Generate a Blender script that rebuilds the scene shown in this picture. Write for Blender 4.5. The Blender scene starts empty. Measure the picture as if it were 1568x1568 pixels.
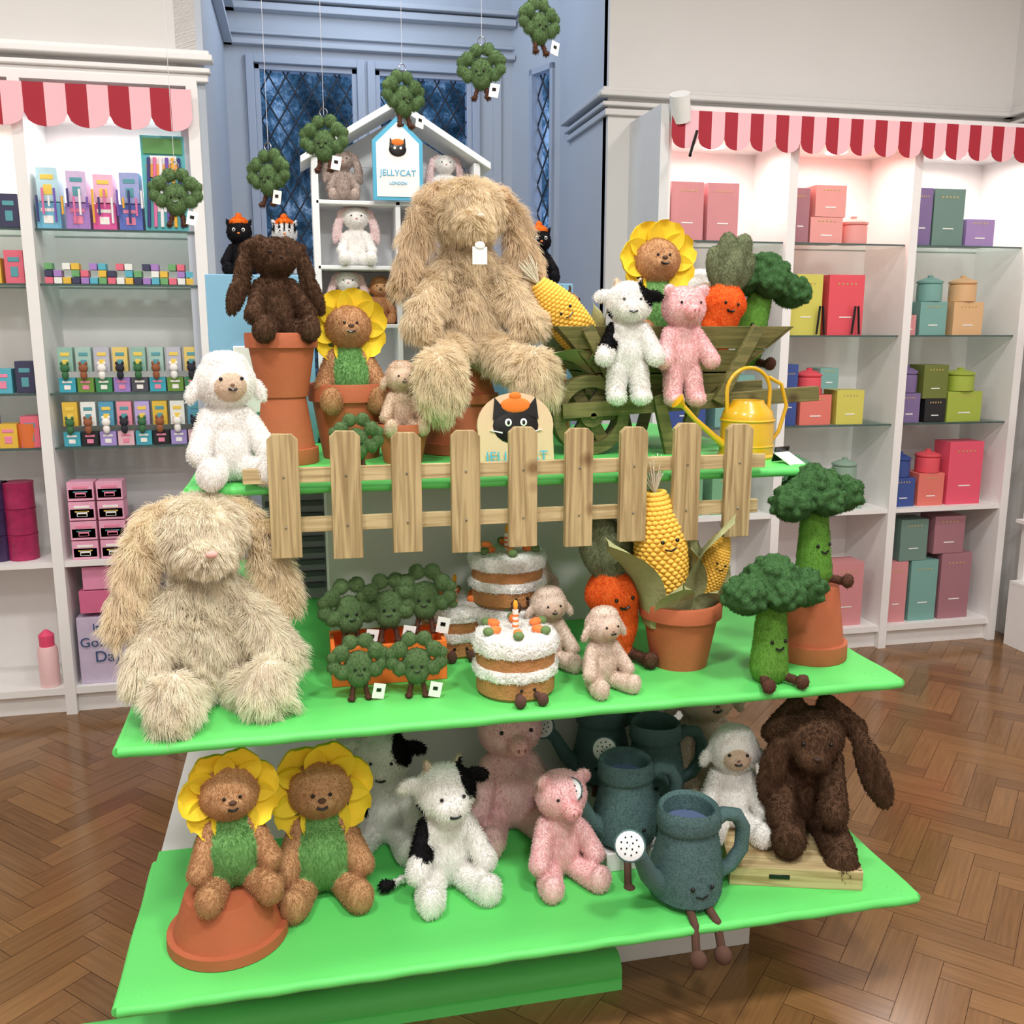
import bpy, math, random
import numpy as np
from mathutils import Vector, Matrix, Euler
from mathutils.bvhtree import BVHTree
from mathutils.kdtree import KDTree
random.seed(7); np.random.seed(7)
S=bpy.context.scene
COL=S.collection
pi=math.pi
try: S.view_settings.view_transform='Standard'
except Exception: pass

# ---------------------------------------------------------------- materials
def lin(c): return tuple(((x/255)/12.92 if x/255<=.04045 else ((x/255+.055)/1.055)**2.4) for x in c)
MC={}
def mat(name,rgb=None,rough=.6,noise=0,nscale=20,bump=0,bscale=60,metal=0,emit=0,spec=.5,coat=0,stretch=None):
    if name in MC: return MC[name]
    m=bpy.data.materials.new(name); m.use_nodes=True; nt=m.node_tree; N=nt.nodes; L=nt.links
    b=N['Principled BSDF']; c=lin(rgb)+(1,)
    b.inputs['Roughness'].default_value=rough; b.inputs['Metallic'].default_value=metal
    b.inputs['Specular IOR Level'].default_value=spec; b.inputs['Coat Weight'].default_value=coat
    tc=N.new('ShaderNodeTexCoord'); mp=N.new('ShaderNodeMapping'); L.new(tc.outputs['Object'],mp.inputs[0])
    if stretch: mp.inputs['Scale'].default_value=stretch
    n=N.new('ShaderNodeTexNoise'); n.inputs['Scale'].default_value=nscale; n.inputs['Detail'].default_value=4; L.new(mp.outputs[0],n.inputs['Vector'])
    r=N.new('ShaderNodeMixRGB'); L.new(n.outputs['Fac'],r.inputs[0])
    k=max(noise,.03)
    r.inputs[1].default_value=tuple(x*(1-k) for x in c[:3])+(1,); r.inputs[2].default_value=tuple(min(1,x*(1+k)) for x in c[:3])+(1,)
    L.new(r.outputs[0],b.inputs['Base Color'])
    if bump:
        n2=N.new('ShaderNodeTexNoise'); n2.inputs['Scale'].default_value=bscale; L.new(mp.outputs[0],n2.inputs['Vector'])
        bp=N.new('ShaderNodeBump'); bp.inputs['Strength'].default_value=bump; bp.inputs['Distance'].default_value=.01
        L.new(n2.outputs['Fac'],bp.inputs['Height']); L.new(bp.outputs[0],b.inputs['Normal'])
    if emit:
        b.inputs['Emission Color'].default_value=c; b.inputs['Emission Strength'].default_value=emit
    MC[name]=m; return m
def attrmat(name,rough=.9,bump=0,bs=250,hair=False):
    if name in MC: return MC[name]
    m=bpy.data.materials.new(name); m.use_nodes=True; nt=m.node_tree; N=nt.nodes; L=nt.links
    b=N['Principled BSDF']; b.inputs['Roughness'].default_value=rough; b.inputs['Specular IOR Level'].default_value=.15
    a=N.new('ShaderNodeAttribute'); a.attribute_name='Col'
    if hair:
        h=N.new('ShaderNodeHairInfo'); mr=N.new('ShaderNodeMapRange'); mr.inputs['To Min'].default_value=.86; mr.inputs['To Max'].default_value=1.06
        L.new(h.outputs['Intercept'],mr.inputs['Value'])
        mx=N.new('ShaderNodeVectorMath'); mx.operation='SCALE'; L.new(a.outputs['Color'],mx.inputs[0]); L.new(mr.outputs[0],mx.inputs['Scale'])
        L.new(mx.outputs[0],b.inputs['Base Color'])
        t=N.new('ShaderNodeBsdfTranslucent'); L.new(mx.outputs[0],t.inputs['Color']); ms=N.new('ShaderNodeMixShader'); ms.inputs[0].default_value=.38
        L.new(b.outputs[0],ms.inputs[1]); L.new(t.outputs[0],ms.inputs[2]); L.new(ms.outputs[0],N['Material Output'].inputs['Surface'])
    else:
        n=N.new('ShaderNodeTexNoise'); n.inputs['Scale'].default_value=bs; n.inputs['Detail'].default_value=3
        tc=N.new('ShaderNodeTexCoord'); L.new(tc.outputs['Object'],n.inputs['Vector'])
        mr=N.new('ShaderNodeMapRange'); mr.inputs['To Min'].default_value=.8; mr.inputs['To Max'].default_value=1.15; L.new(n.outputs['Fac'],mr.inputs['Value'])
        mx=N.new('ShaderNodeVectorMath'); mx.operation='SCALE'; L.new(a.outputs['Color'],mx.inputs[0]); L.new(mr.outputs[0],mx.inputs['Scale'])
        L.new(mx.outputs[0],b.inputs['Base Color'])
        bp=N.new('ShaderNodeBump'); bp.inputs['Strength'].default_value=bump or .5; bp.inputs['Distance'].default_value=.004
        L.new(n.outputs['Fac'],bp.inputs['Height']); L.new(bp.outputs[0],b.inputs['Normal'])
    MC[name]=m; return m
FURM=attrmat('plush_fur',hair=True); SKM=attrmat('plush_fabric')

def woodmat(name,c1,c2,sc=(1,1,1),rings=9,rough=.6,knot=.8):
    if name in MC: return MC[name]
    m=bpy.data.materials.new(name); m.use_nodes=True; nt=m.node_tree; N=nt.nodes; L=nt.links; b=N['Principled BSDF']
    b.inputs['Roughness'].default_value=rough
    tc=N.new('ShaderNodeTexCoord'); mp=N.new('ShaderNodeMapping'); mp.inputs['Scale'].default_value=sc; L.new(tc.outputs['Object'],mp.inputs[0])
    w=N.new('ShaderNodeTexNoise'); w.inputs['Scale'].default_value=rings; w.inputs['Detail'].default_value=5; w.inputs['Distortion'].default_value=1.2
    L.new(mp.outputs[0],w.inputs['Vector'])
    r=N.new('ShaderNodeValToRGB'); r.color_ramp.elements[0].color=lin(c1)+(1,); r.color_ramp.elements[1].color=lin(c2)+(1,); r.color_ramp.elements[0].position=.35; r.color_ramp.elements[1].position=.6
    L.new(w.outputs['Fac'],r.inputs[0])
    v=N.new('ShaderNodeTexVoronoi'); v.inputs['Scale'].default_value=6.5; L.new(tc.outputs['Object'],v.inputs['Vector'])
    kr=N.new('ShaderNodeValToRGB'); kr.color_ramp.elements[0].color=(.3,.16,.07,1); kr.color_ramp.elements[0].position=.05; kr.color_ramp.elements[1].color=(1,1,1,1); kr.color_ramp.elements[1].position=.16
    L.new(v.outputs['Distance'],kr.inputs[0])
    mx=N.new('ShaderNodeMixRGB'); mx.blend_type='MULTIPLY'; mx.inputs[0].default_value=knot; L.new(r.outputs[0],mx.inputs[1]); L.new(kr.outputs[0],mx.inputs[2])
    L.new(mx.outputs[0],b.inputs['Base Color']); MC[name]=m; return m

WALL=mat('wall_paint_white',(222,219,216),.7,.02,3); BLUE=mat('recess_paint_blue',(190,197,208),.7,.03,3)  # BLUE: cool daylight in the recess tinted into its wall colour
SHELFW=mat('shelf_white_paint',(243,240,238),.5,.02)
GREEN=mat('green_paper',(98,214,106),.55,.04,4,.12,14)
TERRA=mat('terracotta',(182,98,62),.75,.12,12,.1,80)
BLACK=mat('black_plastic',(16,15,17),.25); DBROWN=mat('brown_corduroy',(84,56,44),.9,.1,60)
PINE=woodmat('pine_wood_vertical',(146,122,82),(192,170,124),(60,60,3.0),1)
PINEH=woodmat('pine_wood_horizontal',(160,136,92),(202,182,136),(3,60,60),1)
OLIVE=woodmat('olive_stained_wood',(88,88,44),(124,116,68),(3,60,60),1)
YEL=mat('yellow_enamel',(218,168,26),.3,.03,coat=.4); STEEL=mat('steel',(170,170,172),.3,metal=1)
WHITEP=mat('white_card',(244,243,240),.6); SOIL=mat('soil',(50,36,28),.95,.3)

# ---------------------------------------------------------------- mesh builder
def TR(c=(0,0,0),r=(0,0,0)): return Matrix.Translation(Vector(c)) @ Euler(r).to_matrix().to_4x4()
class G:
    def __init__(s): s.V=[];s.F=[];s.M=[];s.mats=[]
    def add(s,vs,fs,m,T=None):
        o=len(s.V)
        if m not in s.mats: s.mats.append(m)
        k=s.mats.index(m)
        for v in vs:
            v=Vector(v); s.V.append(T@v if T else v)
        for f in fs: s.F.append([i+o for i in f]); s.M.append(k)
        return s
    def box(s,c,d,m,r=(0,0,0)):
        x,y,z=d[0]/2,d[1]/2,d[2]/2
        vs=[(-x,-y,-z),(x,-y,-z),(x,y,-z),(-x,y,-z),(-x,-y,z),(x,-y,z),(x,y,z),(-x,y,z)]
        return s.add(vs,[(0,3,2,1),(4,5,6,7),(0,1,5,4),(1,2,6,5),(2,3,7,6),(3,0,4,7)],m,TR(c,r))
    def b2(s,a,b,m):  # box by corners
        return s.box([(a[i]+b[i])/2 for i in range(3)],[abs(b[i]-a[i]) for i in range(3)],m)
    def lathe(s,prof,c,m,seg=36,r=(0,0,0),wob=None):
        vs=[];fs=[];n=len(prof)
        for j in range(seg):
            a=2*pi*j/seg
            for (R,z) in prof:
                k=wob(a,z) if wob else 1
                vs.append((R*k*math.cos(a),R*k*math.sin(a),z))
        for j in range(seg):
            for i in range(n-1):
                a=j*n+i;b=((j+1)%seg)*n+i; fs.append((a,b,b+1,a+1))
        return s.add(vs,fs,m,TR(c,r))
    def ell(s,c,d,m,r=(0,0,0),seg=16,rings=10):
        prof=[(math.sin(pi*i/rings)*1.0+1e-5,-math.cos(pi*i/rings)) for i in range(rings+1)]
        g=G(); g.lathe(prof,(0,0,0),m,seg)
        T=TR(c,r)@Matrix.Diagonal((d[0],d[1],d[2],1))
        return s.add(g.V,g.F,m,T)
    def tube(s,pts,rad,m,seg=10):
        P=[Vector(p) for p in pts]; n=len(P); R=rad if isinstance(rad,(list,tuple)) else [rad]*n
        vs=[];fs=[];up=None
        for i in range(n):
            t=(P[min(i+1,n-1)]-P[max(i-1,0)]).normalized()
            if up is None: up=Vector((0,0,1)) if abs(t.z)<.9 else Vector((0,1,0))
            u=t.cross(up).normalized(); w=u.cross(t).normalized(); up=w
            for j in range(seg):
                a=2*pi*j/seg; vs.append(P[i]+R[i]*(math.cos(a)*u+math.sin(a)*w))
        for i in range(n-1):
            for j in range(seg):
                k=(j+1)%seg; fs.append((i*seg+j,i*seg+k,(i+1)*seg+k,(i+1)*seg+j))
        fs.append(tuple(range(seg))[::-1]); fs.append(tuple(range((n-1)*seg,n*seg)))
        return s.add(vs,fs,m)
    def prism(s,poly,y0,y1,m,T=None): # poly in xz
        n=len(poly); vs=[(x,y0,z) for x,z in poly]+[(x,y1,z) for x,z in poly]
        fs=[tuple(range(n)),tuple(range(n,2*n))[::-1]]+[(i,i+n,(i+1)%n+n,(i+1)%n) for i in range(n)]
        return s.add(vs,fs,m,T)
    def build(s,name,loc=(0,0,0),rz=0,bev=0,parent=None,rot=None,sharp=40):
        me=bpy.data.meshes.new(name); me.from_pydata([tuple(v) for v in s.V],[],s.F)
        for m in s.mats: me.materials.append(m)
        me.polygons.foreach_set('material_index',s.M); me.polygons.foreach_set('use_smooth',[True]*len(s.F)); me.update()
        import bmesh
        bm=bmesh.new(); bm.from_mesh(me); bmesh.ops.recalc_face_normals(bm,faces=bm.faces); bm.to_mesh(me); bm.free()
        try: me.set_sharp_from_angle(angle=math.radians(sharp))
        except Exception: pass
        o=bpy.data.objects.new(name,me); COL.objects.link(o); o.location=loc; o.rotation_euler=rot or (0,0,rz)
        if bev:
            b=o.modifiers.new('bevel','BEVEL'); b.width=bev; b.segments=2; b.limit_method='ANGLE'
        if parent: o.parent=parent
        return o
def text(s,loc,size,m,parent,rx=pi/2,ry=0,rz=0,name='lettering'):
    c=bpy.data.curves.new(name,'FONT'); c.body=s; c.size=size; c.align_x='CENTER'; c.extrude=.0006; c.materials.append(m)
    o=bpy.data.objects.new(name,c); COL.objects.link(o); o.location=loc; o.rotation_euler=(rx,ry,rz); o.parent=parent; return o
def arc(c,r,a0,a1,n,ax='xz'):
    out=[]
    for i in range(n+1):
        a=a0+(a1-a0)*i/n; x,y=r*math.cos(a),r*math.sin(a)
        out.append((c[0]+x,c[1],c[2]+y) if ax=='xz' else (c[0]+x,c[1]+y,c[2]))
    return out

# ---------------------------------------------------------------- plush system
def E(c,d,col,r=(0,0,0)): return ('e',c,d,col,r)
def C(a,b,r1,r2,col): return ('c',a,b,r1,r2,col)
def PT(c,r,col): return ('p',c,r,col)   # paint only
def prim(p):
    vs=[];fs=[];seg=14
    if p[0]=='e':
        g=G(); g.ell(p[1],p[2],None,p[4],seg,10); return g.V,g.F
    a,b=Vector(p[1]),Vector(p[2]); r1,r2=p[3],p[4]; ax=(b-a); L=ax.length or 1e-4; q=ax.normalized().to_track_quat('Z','Y').to_matrix().to_4x4()
    prof=[]
    for i in range(6): t=-pi/2+pi/2*i/5; prof.append((r1*math.cos(t)+1e-5,r1*math.sin(t)))
    for i in range(6): t=pi/2*i/5; prof.append((r2*math.cos(t)+1e-5,L+r2*math.sin(t)))
    g=G(); g.lathe(prof,(0,0,0),None,seg); T=Matrix.Translation(a)@q
    return [T@v for v in g.V],g.F
def pdist(p,V):
    if p[0]=='e':
        R=np.array(Euler(p[4]).to_matrix()); q=(V-np.array(p[1]))@R; d=np.array(p[2])
        return (np.linalg.norm(q/d,axis=1)-1)*d.min()
    a,b=np.array(p[1]),np.array(p[2]); ab=b-a; t=np.clip(((V-a)@ab)/max(1e-9,ab@ab),0,1)
    return np.linalg.norm(V-(a+t[:,None]*ab),axis=1)-(p[3]+(p[4]-p[3])*t)
def fur(o,V,Fc,Cl,n,length,rad,lay=.35,droop=.3,clump=.0,rnd=.35,cvar=.12,name='fur',npt=4,lenf=None,swirl=.4):
    T=[]
    for f in Fc:
        for i in range(1,len(f)-1): T.append((f[0],f[i],f[i+1]))
    T=np.array(T); a,b,c=V[T[:,0]],V[T[:,1]],V[T[:,2]]
    nn=np.cross(b-a,c-a); ar=np.linalg.norm(nn,axis=1)+1e-12; nn/=ar[:,None]
    vn=np.zeros_like(V)
    for k in range(3): np.add.at(vn,T[:,k],nn*ar[:,None])
    vn/=np.linalg.norm(vn,axis=1)[:,None]+1e-12
    idx=np.random.choice(len(T),n,p=ar/ar.sum()); u=np.random.rand(n,2); fl=u.sum(1)>1; u[fl]=1-u[fl]; w=np.c_[1-u.sum(1),u]
    P=(V[T[idx]]*w[:,:,None]).sum(1); Nn=(vn[T[idx]]*w[:,:,None]).sum(1); Nn/=np.linalg.norm(Nn,axis=1)[:,None]+1e-9
    CC=Cl[T[idx,0]]
    g=np.array([0,-.15,-1.]); td=g-(Nn@g)[:,None]*Nn
    fl=np.c_[np.sin(P[:,2]*37+P[:,0]*51),np.sin(P[:,0]*43+P[:,1]*31+2),np.sin(P[:,1]*47+P[:,2]*29+4)]
    fl+=.8*np.c_[np.sin(P[:,2]*83+P[:,0]*71+1),np.sin(P[:,0]*93+P[:,2]*67),np.sin(P[:,1]*97+P[:,0]*79+3)]
    D=Nn*(1-lay)+td*lay+np.random.randn(n,3)*rnd*.5+fl*rnd*swirl
    D/=np.linalg.norm(D,axis=1)[:,None]+1e-9
    Ln=length*(.6+.6*np.random.rand(n)); t=np.linspace(0,1,npt)
    if lenf is not None: Ln=Ln*lenf(P)
    pts=P[:,None,:]+D[:,None,:]*(Ln[:,None]*t)[:,:,None]+g*(droop*Ln[:,None]*t**2)[:,:,None]
    if clump:
        m=max(10,n//18); ci=np.random.choice(n,m,replace=False); kd=KDTree(m)
        for j,i in enumerate(ci): kd.insert(P[i],j)
        kd.balance(); near=np.array([ci[kd.find(p)[1]] for p in P])
        k=(clump*t**1.3)[None,:,None]; ref=pts[near]; pts=pts*(1-k)+ref*k
        CC=CC*(.9+.18*np.random.rand(n)[near])[:,None]
    cu=bpy.data.hair_curves.new(name); cu.add_curves([npt]*n)
    cu.attributes['position'].data.foreach_set('vector',pts.astype(np.float32).ravel())
    ra=cu.attributes.get('radius') or cu.attributes.new('radius','FLOAT','POINT')
    ra.data.foreach_set('value',np.tile(rad*(1-.8*t**2),n).astype(np.float32))
    ca=cu.attributes.new('Col','FLOAT_COLOR','CURVE'); v=1+cvar*(np.random.rand(n)*2-1)
    ca.data.foreach_set('color',np.c_[np.clip(CC*v[:,None],0,1),np.ones(n)].astype(np.float32).ravel())
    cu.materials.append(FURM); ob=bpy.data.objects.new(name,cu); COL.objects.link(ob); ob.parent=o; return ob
def plush(name,parts,loc,rz=0,sc=1,vox=.016,furp=None,eyes=(),nose=None,smile=None,rx=0,ry=0,bs=250,extra=None,smooth=4,eyecol=None):
    g=G(); sol=[p for p in parts if p[0]!='p']
    for p in sol:
        v,f=prim(p); g.add(v,f,None)
    me=bpy.data.meshes.new('t'); me.from_pydata([tuple(v) for v in g.V],[],g.F); me.update()
    t=bpy.data.objects.new('t',me); COL.objects.link(t)
    r=t.modifiers.new('r','REMESH'); r.mode='VOXEL'; r.voxel_size=vox
    if smooth:
        s=t.modifiers.new('s','SMOOTH'); s.iterations=smooth; s.factor=.5
    dg=bpy.context.evaluated_depsgraph_get(); em=t.evaluated_get(dg).to_mesh()
    n=len(em.vertices); V=np.empty(n*3); em.vertices.foreach_get('co',V); V=V.reshape(-1,3); F=[list(p.vertices) for p in em.polygons]
    bpy.data.objects.remove(t)
    D=np.stack([pdist(p,V) for p in sol]); k=D.argmin(0); pal=np.array([lin(p[3] if p[0]=='e' else p[5]) for p in sol]); Cl=pal[k]
    for p in parts:
        if p[0]=='p':
            q=(V-np.array(p[1]))/np.array(p[2] if isinstance(p[2],(tuple,list)) else (p[2],)*3); Cl[(q**2).sum(1)<1]=lin(p[3])
    V*=sc; me=bpy.data.meshes.new(name); me.from_pydata(V.tolist(),[],F); me.polygons.foreach_set('use_smooth',[True]*len(F)); me.update()
    a=me.attributes.new('Col','FLOAT_COLOR','POINT'); a.data.foreach_set('color',np.c_[Cl,np.ones(n)].astype(np.float32).ravel()); me.materials.append(SKM)
    o=bpy.data.objects.new(name,me); COL.objects.link(o); o.location=loc; o.rotation_euler=(rx,ry,rz)
    if furp: fur(o,V,F,Cl,**furp)
    if eyes or nose or smile:
        bv=BVHTree.FromPolygons([Vector(v) for v in V],F)
        def hit(x,z):
            h=bv.ray_cast(Vector((x*sc,-5,z*sc)),Vector((0,1,0)))[0]
            return h if h else Vector((x*sc,-.15*sc,z*sc))
        off=(furp['length']*.5 if furp else .0)
        f=G()
        for (x,z,rr) in eyes: h=hit(x,z); f.ell((h.x,h.y-off,h.z),(rr*sc,rr*sc*.8,rr*sc),BLACK,seg=12,rings=8)
        if nose:
            x,z,w,hh,col=nose; h=hit(x,z); f.ell((h.x,h.y-off,h.z),(w*sc,w*sc*.6,hh*sc),mat('nose_%d_%d_%d'%col,col,.7),seg=12,rings=8)
        if smile:
            x0,z0,w,d=smile; pts=[]
            for i in range(7):
                u=-1+i/3; h=hit(x0+u*w,z0+d*(u*u)); pts.append((h.x,h.y-off-.001,h.z))
            f.tube(pts,.009*sc,BLACK,6)
        f.build('face',parent=o)
    if extra:
        e=G(); extra(e,sc); e.build('trim',parent=o)
    return o
def SF(sc,n=9000,l=.008,r=.00065,**k): 
    d=dict(n=int(n*1.25),length=l,rad=r,lay=.35,droop=.2,rnd=.5); d.update(k); return d

def seated(c,hc=None,lc=None,ac=None,bc=None,legs='sit',hs=1.08):
    hc=hc or c; lc=lc or c; ac=ac or c; bc=bc or c
    P=[E((0,.02,.27),(.21,.17,.27),bc),E((0,0,.46),(.155,.135,.18),bc),E((0,-.03,.75),(.2*hs,.18*hs,.18*hs),hc)]
    for s in (-1,1):
        P.append(C((s*.14,-.02,.5),(s*.25,-.17,.24),.065,.08,ac))
        if legs=='sit': P+= [C((s*.12,-.05,.1),(s*.2,-.3,.09),.1,.095,lc),E((s*.21,-.36,.12),(.09,.07,.115),lc)]
        elif legs=='down': P+= [C((s*.1,-.05,.12),(s*.12,-.1,-.12),.09,.085,lc),E((s*.12,-.14,-.14),(.09,.11,.07),lc)]
    return P
def bunny(c,legs='sit',ear=None):
    P=seated(c,legs=legs,hs=1); ear=ear or c
    P.append(E((0,-.15,.71),(.11,.1,.09),c))
    for s in (-1,1):
        P+= [C((s*.12,.02,.9),(s*.24,.0,.82),.05,.065,ear),E((s*.3,-.03,.58),(.08,.045,.25),ear,(0,-s*.2,0))]
    return P
def fluffy(c,e,legs):
    P=[E((0,.02,.29),(.2,.15,.29),c),E((0,0,.5),(.15,.12,.16),c),E((0,-.05,.8),(.19,.16,.165),c),E((0,-.19,.74),(.1,.07,.08),c)]
    for s in (-1,1):
        P+=[C((s*.1,.0,.92),(s*.2,-.02,.87),.04,.05,e),E((s*.3,-.06,.62),(.07,.032,.28),e,(0,-s*.3,0)),C((s*.14,-.04,.5),(s*.3,-.17,.22),.06,.072,c)]
        if legs=='sit': P+=[C((s*.12,-.06,.09),(s*.19,-.26,.09),.085,.08,c),E((s*.2,-.33,.13),(.1,.065,.14),c)]
        else: P+=[C((s*.11,-.1,.08),(s*.22,-.3,.0),.085,.085,c),E((s*.25,-.4,-.08),(.115,.07,.165),c)]
    return P

def pot(name,loc,h,R,inv=False,fill=True):
    g=G(); r=R*.68; rb=R*.9
    prof=[(.001,0),(r,0),(rb,h*.76),(R,h*.77),(R*1.01,h*.98),(R*.99,h),(R*.9,h),(R*.88,h*.9)]
    if inv: prof=[(a,h-z) for a,z in prof[:7]][::-1]; 
    g.lathe(prof,(0,0,0),TERRA,48)
    if not inv: g.lathe([(.001,h*.88),(R*.89,h*.88)],(0,0,0),SOIL,48)
    return g.build(name,loc)

# ================================================================= ROOM
def room():
    W=.078; n=4; L=W*n; gap=.0007; V=[];F=[];UV=[];RND=[]
    ca,sa=math.cos(pi/4),math.sin(pi/4)
    for b in range(-14,15):
        for k in range(-90,91):
            for t in (0,1):
                if t==0: x0,y0,x1,y1=k+2*n*b,k,k+2*n*b+n,k+1
                else: x0,y0,x1,y1=k+2*n*b,k+1,k+2*n*b+1,k+1+n
                x0,y0,x1,y1=[q*W for q in (x0,y0,x1,y1)]
                cx,cy=(x0+x1)/2,(y0+y1)/2; wx,wy=cx*ca-cy*sa+.5,cx*sa+cy*ca+1.5
                if wx<-3.1 or wx>4.4 or wy<-2.2 or wy>6.1: continue
                o=len(V)
                for (x,y) in ((x0+gap,y0+gap),(x1-gap,y0+gap),(x1-gap,y1-gap),(x0+gap,y1-gap)): V.append((x*ca-y*sa+.5,x*sa+y*ca+1.5,0))
                F.append((o,o+1,o+2,o+3)); RND.append(random.random())
                l=L; uv=[(0,0),(l,0),(l,W),(0,W)] if t==0 else [(0,0),(0,W),(l,W),(l,0)]
                ou=random.random()*50; UV+=[(u+ou,v+ou) for u,v in uv]
    me=bpy.data.meshes.new('floor'); me.from_pydata(V,[],F)
    a=me.attributes.new('rnd','FLOAT','FACE'); a.data.foreach_set('value',RND)
    u=me.uv_layers.new(name='UVMap'); u.data.foreach_set('uv',[q for p in UV for q in p])
    m=bpy.data.materials.new('oak_parquet'); m.use_nodes=True; N=m.node_tree.nodes; L_=m.node_tree.links; bs=N['Principled BSDF']
    at=N.new('ShaderNodeAttribute'); at.attribute_name='rnd'; uvn=N.new('ShaderNodeUVMap'); mp=N.new('ShaderNodeMapping'); mp.inputs['Scale'].default_value=(5,90,1)
    no=N.new('ShaderNodeTexNoise'); no.inputs['Scale'].default_value=1; no.inputs['Detail'].default_value=5
    L_.new(uvn.outputs[0],mp.inputs[0]); L_.new(mp.outputs[0],no.inputs['Vector'])
    ad=N.new('ShaderNodeMath'); ad.operation='MULTIPLY_ADD'; ad.inputs[1].default_value=.4; L_.new(at.outputs['Fac'],ad.inputs[0])
    s2=N.new('ShaderNodeMath'); s2.operation='MULTIPLY'; s2.inputs[1].default_value=.7; L_.new(no.outputs['Fac'],s2.inputs[0]); L_.new(s2.outputs[0],ad.inputs[2])
    r=N.new('ShaderNodeValToRGB'); r.color_ramp.elements[0].color=lin((94,64,38))+(1,); r.color_ramp.elements[0].position=.1; r.color_ramp.elements[1].color=lin((154,112,70))+(1,); r.color_ramp.elements[1].position=1
    L_.new(ad.outputs[0],r.inputs[0]); L_.new(r.outputs[0],bs.inputs['Base Color']); bs.inputs['Roughness'].default_value=.17
    me.materials.append(m); fl=bpy.data.objects.new('floor',me); COL.objects.link(fl)
    G().b2((-3.1,-2.2,-.06),(4.4,6.3,-.003),mat('floor_joint',(70,46,28),.9)).build('floor_substrate',parent=fl)
    H=3.9
    G().b2((-3.1,-2.3,H),(4.4,6.3,H+.1),WALL).build('ceiling')
    G().b2((-3.2,-2.3,0),(-3.1,6.3,H),WALL).build('wall_left')
    G().b2((-3.1,-2.4,0),(4.4,-2.3,H),WALL).build('wall_rear')
    G().b2((3.72,-2.3,0),(3.8,4.65,H),WALL).build('wall_right')
    g=G(); g.b2((-3.1,4.58,0),(-.36,4.66,H),WALL); g.b2((-3.1,4.24,2.62),(-.36,4.58,H),WALL); g.build('wall_back_left')
    g=G(); g.b2((-.44,4.24,0),(-.36,6.1,H),BLUE); g.b2((-.36,4.24,0),(-.335,4.36,H),BLUE); g.build('wall_recess_left')
    Y=6.0; g=G(); z0,z1=1.0,3.15
    wins=[(-.20,.385),(.49,1.07)]
    g.b2((-.44,Y,0),(1.34,Y+.1,z0),BLUE); g.b2((-.44,Y,z1),(1.34,Y+.1,H),BLUE)
    for a,b in ((-.44,-.2),(.385,.49),(1.07,1.34)): g.b2((a,Y,z0),(b,Y+.1,z1),BLUE)
    g.build('wall_window')
    g=G(); a=Vector((1.318,6.0,0)); b=Vector((1.56,5.45,0)); d=(b-a); ln=d.length; ang=math.atan2(d.y,d.x); 
    T=Matrix.Translation(a)@Matrix.Rotation(ang,4,'Z')
    def bx(x0,x1,za,zb,y0=0,y1=.08,m=BLUE,gg=g):
        v=G(); v.b2((x0,y0,za),(x1,y1,zb),m); gg.add(v.V,v.F,m,T)
    bx(-.02,.2,0,H); bx(.42,ln,0,H); bx(.2,.42,0,z0); bx(.2,.42,z1,H)
    g.build('wall_canted')
    g=G(); g.b2((1.49,4.65,0),(1.58,5.5,H),BLUE); g.build('wall_recess_right')
    G().b2((1.49,4.62,0),(3.8,4.7,H),WALL).build('wall_back_right')
    LEAD=mat('lead_came',(28,32,44),.5)
    FR=mat('window_frame_paint',(176,186,204),.5)
    def lattice(gg,x0,x1,za,zb,T=None,y=.03):
        pw,ph_=.098,.165; w=x1-x0; h=zb-za
        for sgn in (1,-1):
            for k in range(-30,40):
                xa=k*pw; sl=sgn*pw/ph_; lo,hi=0,h
                za_=( -xa)/sl; zb_=(w-xa)/sl
                lo=max(lo,min(za_,zb_)); hi=min(hi,max(za_,zb_))
                if hi-lo<.01: continue
                p=[(x0+xa+sl*lo,y,za+lo),(x0+xa+sl*hi,y,za+hi)]
                t=G(); t.tube(p,.0055,LEAD,6); gg.add(t.V,t.F,LEAD,T)
    for i,(a_,b_) in enumerate(wins):
        g=G(); lattice(g,a_+.03,b_-.03,z0+.03,z1-.03,Matrix.Translation((0,Y,0)))
        for (p,q) in (((a_,Y-.0,z0),(a_+.03,Y+.07,z1)),((b_-.03,Y,z0),(b_,Y+.07,z1)),((a_,Y,z0),(b_,Y+.07,z0+.03)),((a_,Y,z1-.03),(b_,Y+.07,z1))): g.b2(p,q,FR)
        for (p,q) in (((a_-.045,Y-.03,z0-.04),(a_,Y,z1+.045)),((b_,Y-.03,z0-.04),(b_+.045,Y,z1+.045)),((a_,Y-.03,z1),(b_,Y,z1+.045)),((a_-.06,Y-.08,z0-.04),(b_+.06,Y,z0))): g.b2(p,q,FR)
        g.build('window_%d'%(i+1),bev=.004)
    g=G(); lattice(g,.22,.40,z0+.02,z1-.02,T)
    t=G()
    for (p,q) in (((.2,-.02,z0),(.225,.06,z1)),((.395,-.02,z0),(.42,.06,z1)),((.2,-.02,z1-.03),(.42,.06,z1)),((.2,-.02,z0),(.42,.06,z0+.03))): t.b2(p,q,FR)
    g.add(t.V,t.F,FR,T); g.build('window_3')
    g=G()
    for z,d,hh in ((3.24,.05,.03),(3.30,.03,.02),(3.42,.07,.04),(3.47,.1,.03)):
        g.b2((-.36,Y-d,z),(1.33,Y,z+hh),BLUE); g.b2((-.36,4.7,z),(-.36+d,Y,z+hh),BLUE)
    g.b2((1.2,Y-.02,1.0),(1.25,Y,3.2),BLUE); g.build('trim_recess',bev=.004)
    g=G()
    for z,d,hh in ((2.62,.03,.03),(2.65,.05,.02),(2.69,.075,.025),(2.715,.05,.02)): g.b2((-3.1,4.24-d,z),(-.335+d*.5,4.24,z+hh),SHELFW)
    g.build('trim_cornice_left',bev=.005)
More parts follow.
